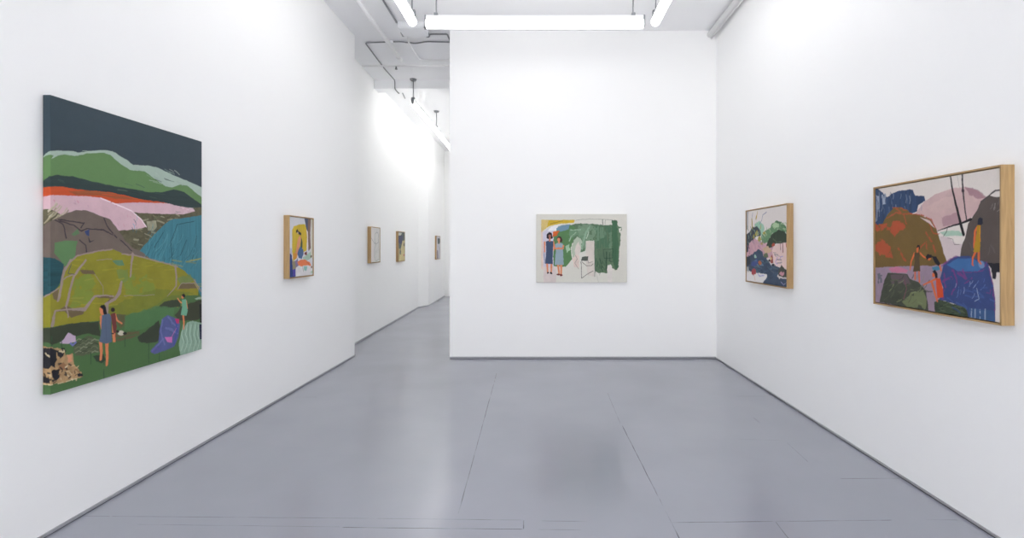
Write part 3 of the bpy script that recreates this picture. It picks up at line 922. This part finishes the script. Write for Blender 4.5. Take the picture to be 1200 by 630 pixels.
A.poly([(488, 370), (530, 258), (566, 310), (600, 330), (600, 420), (500, 410)], (66, 68, 60), warp=1.5, tex=.3)
A.poly([(504, 372), (536, 342), (572, 366), (560, 392), (524, 398)], (204, 146, 156), warp=1.8, tex=.2)
A.line([(585, 330), (586, 402)], 14, (24, 22, 28))
A.poly([(85, 372), (160, 350), (230, 365), (352, 378), (356, 412), (300, 490), (85, 470)], (226, 222, 220), warp=1, tex=.05)
A.poly([(165, 330), (190, 308), (216, 318), (222, 372), (190, 392), (165, 372)], (166, 66, 72), warp=1)
A.line([(195, 385), (210, 450)], 16, (222, 186, 164))
A.line([(240, 370), (265, 400), (320, 395)], 14, (172, 170, 206), warp=1.2)
A.poly([(95, 290), (130, 285), (132, 342), (100, 345)], (164, 168, 168), warp=1)
A.line([(520, 470), (560, 510), (590, 480)], 10, (150, 150, 190), dry=.4)
fin()

# ----- unframed canvas with two women on the back wall
fin, A = hang('unframed_painting', 'unframed cream canvas of two standing women beside green brushwork on the back wall',
              (-.074, YB), (1.133, YB), 1.025, 1.936, .04, 340, (216, 214, 204), 51, False)
C1, C2 = (625, 245, 7.0), (680, 245, 7.0)
A.zoom(*C1)
A.poly([(65, 178), (82, 178), (82, 492), (65, 492)], (222, 200, 186), warp=.5)
A.poly([(78, 195), (110, 165), (172, 158), (178, 240), (168, 470), (80, 480)], (202, 198, 212), warp=.8)
A.poly([(65, 88), (342, 88), (332, 110), (200, 122), (130, 140), (65, 185)], (206, 174, 50), warp=.5, tex=.1)
A.poly([(65, 90), (128, 90), (112, 150), (66, 182)], (214, 190, 122), warp=.8)
A.line([(140, 120), (190, 108), (240, 96)], 6, (150, 124, 40), dry=.3)
A.poly([(118, 178), (150, 146), (205, 128), (186, 172)], (230, 230, 232), warp=.8)
GR = (92, 119, 92)
A.zoom(*C2)
A.poly([(-110, 130), (0, 117), (100, 119), (180, 130), (262, 130), (260, 92), (300, 90), (310, 140), (342, 145), (336, 186), (326, 192), (334, 210), (320, 340), (312, 480), (290, 502), (262, 480), (250, 452), (222, 462), (218, 522), (140, 520), (118, 500), (117, 258), (45, 262), (40, 345), (0, 350), (-40, 290), (-110, 260)], GR, warp=1, tex=.22, d='v')
A.poly([(120, 140), (250, 140), (250, 320), (130, 320)], (76, 112, 86), warp=2, dry=.4, d='v')
A.poly([(258, 92), (300, 92), (312, 300), (310, 480), (285, 495), (262, 400)], (66, 104, 76), warp=1, tex=.2, d='v')
A.poly([(312, 160), (336, 150), (334, 190), (318, 192)], (216, 214, 204), warp=1)
A.dabs((120, 400, 240, 510), 20, 40, [(58, 92, 70), (52, 80, 62)], 1.4, .4, 7, .6)
A.zoom(*C1)
A.poly([(165, 220), (200, 155), (300, 125), (345, 150), (322, 250), (308, 330), (320, 410), (265, 472), (165, 468)], (86, 128, 82), warp=.8, tex=.08)
A.poly([(188, 155), (220, 132), (302, 124), (290, 165), (225, 184), (190, 172)], (110, 144, 164), warp=.8)
A.poly([(160, 186), (216, 174), (190, 220), (160, 228)], (214, 104, 46), warp=.6)
A.poly([(300, 165), (420, 150), (430, 230), (400, 260), (360, 215), (310, 240), (290, 260)], (108, 142, 112), warp=2, dry=.3)
A.zoom(*C2)
A.poly([(-10, 130), (90, 124), (118, 170), (110, 250), (50, 256), (40, 330), (0, 320), (-30, 240)], (128, 156, 130), warp=3, dry=.38, d='n', alpha=.6)
A.poly([(110, 150), (200, 145), (210, 240), (130, 260)], (118, 148, 122), warp=3, dry=.45, d='v', alpha=.6)
A.poly([(240, 200), (262, 190), (262, 340), (240, 350)], (112, 142, 116), warp=2, dry=.3, d='v', alpha=.6)
A.poly([(140, 330), (260, 320), (255, 420), (150, 440)], (82, 108, 86), warp=3, dry=.35, d='v', alpha=.7)
A.zoom(*C1)
A.line([(305, 172), (390, 168)], 6, (160, 186, 160), dry=.3)
A.line([(350, 190), (310, 225), (295, 262)], 8, (150, 178, 152), dry=.3)
A.poly([(262, 305), (292, 282), (302, 330), (276, 358)], (160, 190, 158), warp=1)
A.line([(465, 140), (430, 200), (412, 260), (400, 330)], [10, 22, 16, 12], (138, 168, 142), warp=1.5, dry=.25)
A.line([(455, 190), (435, 240)], 8, (176, 196, 174), dry=.3)
A.poly([(312, 320), (330, 255), (360, 228), (392, 240), (400, 280), (384, 350), (350, 372), (330, 400), (318, 360)], (178, 190, 170), warp=1.2, tex=.12)
A.poly([(345, 300), (372, 270), (388, 320), (380, 370), (340, 380)], (214, 204, 196), warp=1)
A.poly([(320, 405), (350, 368), (378, 380), (372, 480), (336, 474)], (220, 202, 192), warp=1)
A.line([(345, 380), (362, 410), (340, 440), (372, 490)], 4, (150, 140, 132), dry=.2)
A.zoom(*C2)
A.poly([(46, 262), (116, 260), (119, 552), (60, 540), (46, 420)], (212, 203, 194), warp=.5)
A.line([(116, 258), (119, 552)], 4, (96, 110, 98))
A.poly([(14, 390), (66, 384), (62, 420), (6, 424)], (84, 90, 84), warp=.6)
A.line([(6, 430), (10, 500), (12, 566), (60, 530), (106, 505)], 4, (66, 64, 62), dry=.1)
A.line([(12, 430), (50, 462), (90, 462), (106, 448)], 4, (66, 64, 62), dry=.1)
A.line([(60, 410), (66, 440), (100, 430)], 3, (100, 96, 90))
DG = (48, 76, 58)
A.line([(190, 330), (272, 325), (264, 400), (196, 402), (190, 330)], 4, DG, dry=.15)
A.line([(215, 350), (214, 500)], 9, DG, dry=.2)
A.line([(240, 355), (242, 430), (265, 428)], 5, DG, dry=.2)
A.line([(160, 400), (180, 480)], 5, DG, dry=.2)
A.line([(-38, 92), (0, 86), (80, 80), (180, 84), (262, 88)], 2.5, (110, 116, 106))
A.line([(180, 84), (187, 128)], 6, (90, 108, 94), dry=.2)
A.line([(206, 90), (204, 122)], 3, (110, 120, 106))
A.poly([(222, 470), (250, 455), (262, 490), (262, 600), (222, 600)], (220, 214, 208), warp=.6)
A.line([(128, 520), (150, 600)], 2, (170, 168, 158))
A.zoom(*C1)
A.poly([(84, 470), (192, 470), (186, 610), (84, 610)], (212, 200, 196), warp=.4)
A.line([(88, 350), (96, 440)], 10, (70, 90, 130), alpha=.5, dry=.3)
SK3 = (220, 138, 98)
A.line([(93, 270), (91, 310), (94, 350)], [14, 12, 10], SK3)
A.line([(165, 266), (169, 300), (168, 335)], [13, 11, 10], SK3)
A.line([(112, 446), (119, 516)], [17, 12], SK3)
A.line([(148, 448), (147, 516)], [17, 12], SK3)
A.poly([(102, 264), (125, 258), (145, 260), (166, 262), (160, 345), (160, 450), (98, 446), (106, 345)], (60, 77, 106), tex=.05, warp=.4)
A.poly([(108, 236), (112, 202), (130, 186), (150, 194), (160, 238), (146, 244), (120, 244)], (34, 27, 34), warp=.4)
A.dot((136, 222), 11, 15, (146, 96, 88), warp=.3)
A.line([(136, 238), (136, 260)], 14, (190, 116, 92))
A.dot((120, 522), 9, 9, (26, 22, 26))
A.dot((148, 524), 9, 9, (26, 22, 26))
A.line([(203, 456), (211, 530)], [18, 13], SK3)
A.line([(229, 456), (228, 532)], [18, 13], SK3)
A.poly([(178, 286), (200, 276), (225, 276), (242, 284), (244, 345), (249, 456), (174, 456), (186, 345)], (148, 168, 178), tex=.05, warp=.4)
A.line([(172, 300), (176, 322), (212, 318)], [14, 13, 11], SK3)
A.line([(246, 300), (243, 320), (190, 324)], [13, 13, 11], SK3)
A.poly([(193, 240), (208, 221), (228, 226), (239, 252), (236, 272), (204, 266)], (72, 50, 50), warp=.4)
A.dot((208, 250), 12, 16, SK3, warp=.3)
A.line([(210, 262), (211, 278)], 13, SK3)
A.dot((204, 536), 15, 9, (112, 44, 44))
A.dot((228, 540), 11, 9, (112, 44, 44))
fin()

# ----- small framed painting of a figure on yellow, left wall
fin, A = hang('framed_painting', 'small framed painting of a dark haired figure on yellow, near the left wall end',
              (XL, 5.094), (XL, 5.64), 1.18, 1.815, .058, 150, (208, 208, 212), 63, True)
M1, M2 = (328, 245, 14.0), (328, 285, 14.0)
A.zoom(*M1)
A.poly([(200, 340), (230, 280), (330, 245), (410, 248), (440, 320), (452, 450), (440, 600), (440, 680), (400, 700), (300, 700), (280, 800), (215, 860), (200, 660)], (200, 172, 44), warp=.8, tex=.15, d='v')
A.line([(410, 330), (420, 480), (400, 600)], 24, (212, 172, 40), warp=1, dry=.3)
A.poly([(400, 140), (462, 150), (472, 335), (450, 370), (420, 262)], (70, 80, 106), warp=.8)
A.poly([(462, 140), (506, 150), (496, 400), (506, 640), (470, 690), (462, 560), (456, 335)], (122, 97, 88), warp=.6, tex=.2, d='v')
A.poly([(506, 140), (570, 150), (570, 800), (505, 800)], (206, 202, 184), warp=.6)
A.line([(520, 200), (515, 300)], 8, (160, 140, 120), dry=.4)
A.poly([(432, 330), (462, 380), (466, 640), (440, 670), (446, 450)], (220, 208, 206), warp=.6)
A.poly([(300, 470), (330, 428), (348, 470), (334, 560), (316, 640), (280, 800), (240, 780), (270, 640), (284, 560)], (214, 148, 108), warp=.6)
A.poly([(344, 430), (372, 540), (368, 660), (330, 660), (346, 520)], (62, 76, 62), warp=.6)
A.poly([(262, 392), (268, 342), (290, 320), (302, 360), (352, 388), (348, 432), (310, 412), (288, 372)], (32, 24, 26), warp=.5)
A.dot((293, 388), 12, 18, (196, 170, 150))
A.zoom(*M2)
A.poly([(216, 150), (285, 170), (262, 260), (218, 250)], (216, 150, 56), warp=1)
A.poly([(306, 100), (340, 48), (382, 100), (387, 180), (355, 256), (310, 238), (288, 170)], (72, 100, 142), warp=.6, tex=.1)
A.poly([(145, 150), (200, 190), (212, 400), (255, 560), (145, 590)], (40, 60, 122), warp=.8, tex=.25, d='v')
A.poly([(150, 60), (195, 80), (200, 190), (150, 160)], (176, 176, 196), warp=.8)
A.poly([(205, 300), (260, 280), (260, 420), (210, 430)], (150, 140, 110), warp=1)
A.poly([(210, 430), (258, 415), (258, 540), (215, 525)], (78, 70, 160), warp=.8)
A.poly([(250, 300), (290, 238), (312, 370), (262, 402)], (130, 118, 150), warp=.8)
A.poly([(376, 225), (440, 190), (500, 140), (515, 235), (450, 284), (390, 274)], (166, 192, 172), warp=.8, tex=.15)
A.poly([(400, 150), (440, 130), (445, 188), (410, 192)], (120, 60, 54), warp=.6)
A.dot((512, 215), 14, 22, (110, 92, 80))
A.poly([(265, 400), (300, 365), (380, 380), (500, 355), (565, 420), (565, 520), (265, 545)], (220, 217, 217), warp=.6)
A.poly([(288, 300), (340, 268), (400, 264), (492, 308), (514, 372), (440, 358), (350, 378), (300, 352)], (226, 122, 72), warp=.8)
A.line([(440, 310), (480, 340)], 8, (176, 92, 64), dry=.3)
A.poly([(388, 376), (452, 376), (436, 450), (402, 442)], (140, 188, 176), warp=.6)
A.line([(372, 376), (386, 460)], 12, (96, 92, 82), dry=.2)
A.dot((520, 388), 12, 20, (126, 84, 60))
A.dot((530, 470), 24, 24, (176, 200, 182))
fin()

# ----- three small framed works along the corridor
def hall_pts(i, y0, y1):
    (xa, ya), (xb, yb) = HALL[i], HALL[i + 1]
    f_ = lambda y: (xa + (xb - xa) * (y - ya) / (yb - ya), y)
    return f_(y0), f_(y1)


KZ = (425, 255, 10.5)
p0, p1 = hall_pts(0, 8.507, 9.054)
fin, A = hang('framed_painting', 'small framed line drawing on pale ground, nearest of the corridor pictures', p0, p1, 1.225, 1.838, .06, 90, (224, 217, 214), 71, True)
A.zoom(*KZ)
A.poly([(140, 130), (230, 130), (230, 560), (140, 560)], (214, 213, 208), warp=2, alpha=.8)
GY = (128, 132, 134)
for ln in ([(150, 330), (155, 200), (170, 180), (190, 190), (195, 300), (170, 322), (140, 310), (108, 250)], [(165, 330), (140, 400), (142, 470), (160, 530), (205, 505)],
           [(195, 200), (190, 330), (205, 410), (200, 490)], [(165, 400), (160, 450)]):
    A.line(ln, 5, GY, warp=.3)
fin()
p0, p1 = hall_pts(0, 10.40, 10.97)
fin, A = hang('framed_painting', 'small framed abstract in dark blue and ochre, second of the corridor pictures', p0, p1, 1.195, 1.818, .05, 90, (176, 162, 118), 73, True)
A.zoom(*KZ)
A.poly([(425, 150), (540, 150), (540, 262), (492, 290), (480, 385), (446, 380), (440, 300), (425, 200)], (84, 94, 88), tex=.3, warp=.5)
A.poly([(440, 230), (492, 215), (492, 300), (470, 325), (440, 302)], (60, 64, 92), warp=.4)
A.poly([(490, 280), (540, 285), (540, 560), (440, 560), (460, 430)], (204, 190, 142), tex=.2, warp=.4)
A.poly([(425, 178), (482, 188), (470, 215), (425, 220)], (200, 198, 186), warp=.4)
A.poly([(425, 215), (440, 215), (440, 330), (425, 330)], (128, 96, 110), warp=.3)
A.dot((464, 420), 8, 34, (90, 100, 96))
A.dot((512, 330), 12, 20, (110, 112, 90))
A.dot((512, 458), 12, 14, (190, 112, 112))
fin()
p0, p1 = hall_pts(2, 13.87, 14.5)
fin, A = hang('framed_painting', 'small framed grey drawing with a dark block, farthest of the corridor pictures', p0, p1, 1.155, 1.80, .045, 90, (196, 195, 202), 77, True)
A.zoom(*KZ)
A.poly([(922, 255), (946, 250), (946, 322), (924, 322)], (70, 84, 84), warp=.3)
A.poly([(946, 260), (960, 260), (960, 300), (946, 310)], (110, 112, 120), warp=.3)
A.line([(925, 340), (945, 380), (925, 440), (940, 500)], 6, (140, 134, 156))
A.line([(950, 340), (952, 470)], 5, (150, 146, 160))
A.poly([(915, 400), (925, 400), (930, 510), (915, 510)], (128, 116, 124), warp=.3)
fin()


# ------------------------------------------------------------- ceiling lights
def strip_light(label, a, b, z, width, lamp, rods, group, cable=False):
    """Suspended strip light from a to b (floor points): housing, diffuser, end caps, rods."""
    a, b = Vector((*a, 0)), Vector((*b, 0))
    d = (b - a)
    ln = d.length
    mid = (a + b) / 2
    root = thing('strip_light', label, 'ceiling light', (mid.x, mid.y, z), math.atan2(d.y, d.x), group)
    h = ln / 2
    w = width / 2
    bm = bmesh.new()
    add_box(bm, -h + .012, h - .012, -.022, .022, width * .42, width * .42 + .05)
    obj('housing', bm, M['white_metal'], root, bevel=.004)
    bm = bmesh.new()
    add_tube(bm, [(-h + .02, 0, 0), (h - .02, 0, 0)], w * .95, 20)
    obj('diffuser', bm, lamp, root)
    for s in (-1, 1):
        bm = bmesh.new()
        e0, e1 = sorted((s * (h - .02), s * h))
        add_box(bm, e0, e1, -w * .6, w * .6, -w * .5, width * .42 + .052)
        obj('end_cap', bm, M['grey_metal'], root, bevel=.004)
    for x in rods:
        bm = bmesh.new()
        add_tube(bm, [(x, 0, width * .42 + .045), (x, 0, H - z)], .008, 8)
        rod = obj('hanging_rod', bm, M['grey_metal'], root)
        bm = bmesh.new()
        add_tube(bm, [(x, 0, H - z - .03), (x, 0, H - z - .004), (x, 0, H - z - .001)], [.045, .06, .06], 16)
        obj('ceiling_rose', bm, M['grey_metal'], rod)
        bm = bmesh.new()
        add_box(bm, x - .02, x + .02, -w * .7, w * .7, width * .42 + .045, width * .42 + .075)
        obj('clamp', bm, M['grey_metal'], rod, bevel=.004)
    return root


ZL = 3.985
G1, G2 = 'strip lights hung as a rectangle in the main room', 'strip lights along the corridor'
strip_light('white strip light hung crosswise in front of the back wall top', (-1.31, 5.72), (1.15, 5.72), ZL, .105, M['lamp_main'], (-1.1, 1.1), G1)
strip_light('strip light running towards the viewer at the left end of the crosswise light', (-1.43, 3.22), (-1.43, 5.68), ZL, .105, M['lamp_side'], (-1.1, 1.19), G1)
strip_light('strip light running towards the viewer at the right end of the crosswise light', (1.255, 3.22), (1.255, 5.68), ZL, .105, M['lamp_side'], (-1.1, 1.19), G1)
strip_light('nearer strip light on two rods in the corridor', (-2.225, 8.80), (-2.255, 11.24), 3.97, .085, M['lamp_hall'], (-1.16, .92), G2)
strip_light('farther strip light in the corridor, mostly behind the partition edge', (-2.26, 11.28), (-2.32, 13.72), 3.97, .085, M['lamp_hall'], (.6, 1.1), G2)

for lbl, xx, yy in (('added fill strip light behind the partition, corridor side, near the beam', -.5, 9.4), ('added fill strip light behind the partition, corridor side, far end', -.7, 12.7),
                    ('added fill strip light in the back room by the right wall, close to the beam', 1.2, 9.4), ('added fill strip light in the back room by the right wall at its far end', 1.2, 12.7)):
    strip_light(lbl, (xx, yy), (xx, yy + 2.44), 3.97, .085, M['rear_fill'], (-1.1, 1.1), 'added fill lights in the back room')  # unseen lamps added to light the corridor more evenly

# ------------------------------------------------- conduit, pipes and boxes
CC = H - .016


def pipe(name, label, cat, pts, r, mat, rad=.07):
    bm = bmesh.new()
    add_tube(bm, rounded(pts, rad), r, 10)
    return tag(obj(name, bm, mat), label, cat)


c1 = pipe('conduit', 'thin dark conduit bent across the corridor ceiling and running back towards the beam', 'conduit',
          [(-1.30, 7.22, CC), (-1.62, 7.20, CC), (-1.80, 7.27, CC), (-1.98, 7.20, CC), (-2.50, 7.24, CC), (-2.55, 8.3, CC), (-2.55, 8.882, CC),
           (-2.55, 8.882, CC - .15), (-2.555, 9.168, CC - .15), (-2.555, 9.168, CC), (-2.66, 9.95, CC)], .009, M['dark_metal'], .05)
pipe('conduit', 'thin grey conduit on the ceiling leading to the white junction box', 'conduit',
     [(-1.85, 3.2, CC), (-1.845, 5.6, CC), (-1.86, 6.05, CC), (-1.87, 6.585, CC)], .012, M['grey_metal'])
pipe('conduit', 'pale conduit leaving the junction box and turning right across the corridor ceiling', 'conduit',
     [(-1.80, 6.895, CC), (-1.86, 7.12, CC - .03), (-1.88, 7.4, CC - .03), (-1.89, 7.92, CC), (-.7, 7.94, CC)], .014, M['pipe_white'], .1)
pipe('conduit', 'short dark conduit from the junction box to the partition edge', 'conduit',
     [(-1.54, 6.934, H - .03), (-1.50, 6.95, CC), (-1.285, 6.95, CC), (-1.285, 7.18, CC)], .011, M['dark_metal'], .03)
t = thing('sprinkler_pipe', 'thick white pipe running along the ceiling beside the left wall', 'pipe', (-2.12, 5.2, H))
bm = bmesh.new()
add_tube(bm, [(0.03, -4.0, -.07), (-.005, 1.2, -.07), (-.02, 2.46, -.07)], .028, 14)
obj('main_pipe', bm, M['pipe_white'], t)
bm = bmesh.new()
add_tube(bm, [(-.02, 2.45, -.07), (-.02, 2.56, -.07)], [.036, .036], 14)
add_tube(bm, [(-.02, 2.55, -.07), (-.02, 2.62, -.075)], [.03, .022], 12)
obj('coupling', bm, M['pipe_white'], t)
for yy in (.6, 2.0):
    bm = bmesh.new()
    add_box(bm, -.04, .03, yy - .012, yy + .012, -.045, 0)
    obj('pipe_hanger', bm, M['white_metal'], t, bevel=.002)
t = thing('sprinkler_branch', 'thin pale pipe crossing the corridor ceiling with a small sprinkler head', 'pipe', (-2.1, 8.09, H))
bm = bmesh.new()
add_tube(bm, [(-.74, 0, -.046), (.88, 0, -.046)], .014, 10)
obj('branch_pipe', bm, M['pipe_white'], t)
bm = bmesh.new()
add_tube(bm, [(-.2, 0, -.05), (-.2, -.005, -.075), (-.2, -.005, -.095), (-.2, -.005, -.1)], [.012, .012, .02, .02], 10)
obj('sprinkler_head', bm, M['dark_metal'], t)
t = thing('junction_box', 'white junction box on the ceiling behind the left end of the crosswise light', 'junction box', (-1.69, 6.73, H))
box_obj('box_body', (-.17, .17, -.14, .15, -.075, 0), M['white_metal'], t, .006)
box_obj('cover_plate', (-.16, .16, -.13, .14, -.083, -.075), M['white_metal'], t, .002)
for x, y in ((-.17, .13), (.15, .16), (.17, -.1)):
    bm = bmesh.new()
    add_tube(bm, [(x, y - .03, -.045), (x, y + .02, -.045)], .026, 10)
    add_tube(bm, [(x, y + .02, -.045), (x, y + .035, -.045)], .034, 6)
    obj('conduit_connector', bm, M['grey_metal'], t)
pipe('wall_pipe', 'thick white pipe along the top of the right wall', 'pipe', [(XR - .085, .3, H - .06), (XR - .085, 3.5, H - .06), (XR - .085, YB - .001, H - .06)], .04, M['pipe_white'])
pipe('conduit', 'thin grey conduit under the white pipe at the top of the right wall', 'conduit',
     [(XR - .07, .3, H - .109), (XR - .07, 3.5, H - .109), (XR - .07, YB - .001, H - .109)], .008, M['pipe_white'])

# ---------------------------------------------------------- world, camera, view
w = bpy.data.worlds.new('daylight_fill')
SC.world = w
w.use_nodes = True
w.node_tree.nodes['Background'].inputs['Color'].default_value = (.985, .985, 1, 1)
w.node_tree.nodes['Background'].inputs['Strength'].default_value = DAY  # bright even daylight, added as fill through the rear opening

pl = bpy.data.lights.new('window_portal', 'AREA')
pl.shape = 'RECTANGLE'
pl.size, pl.size_y = WX1 - WX0, WZ1 - WZ0
pl.cycles.is_portal = True
po = bpy.data.objects.new('window_portal', pl)
po.location = ((WX0 + WX1) / 2, YF - .15, (WZ0 + WZ1) / 2)
po.rotation_euler = (math.pi / 2, 0, math.pi)
COL.objects.link(po)

cam = bpy.data.cameras.new('camera')
cam.sensor_width = 36.0
cam.sensor_fit = 'HORIZONTAL'
cam.lens = 36.0 * F_PX / 1200.0
cam.shift_x = -(CX - 600.0) / 1200.0
cam.shift_y = -(315.0 - CY) / 1200.0
cam.clip_start = .05
co = bpy.data.objects.new('camera', cam)
co.location = (0, 0, EYE)
co.rotation_euler = (math.pi / 2, 0, 0)
COL.objects.link(co)
SC.camera = co

vs = SC.view_settings
vs.view_transform = 'Standard'
vs.look = 'None'
vs.gamma = 1
vs.use_curve_mapping = False
vs.exposure = 0.18
cy = SC.cycles
cy.max_bounces = 14
cy.diffuse_bounces = 10
cy.glossy_bounces = 4
cy.use_denoising = True
cy.caustics_reflective = False
cy.caustics_refractive = False
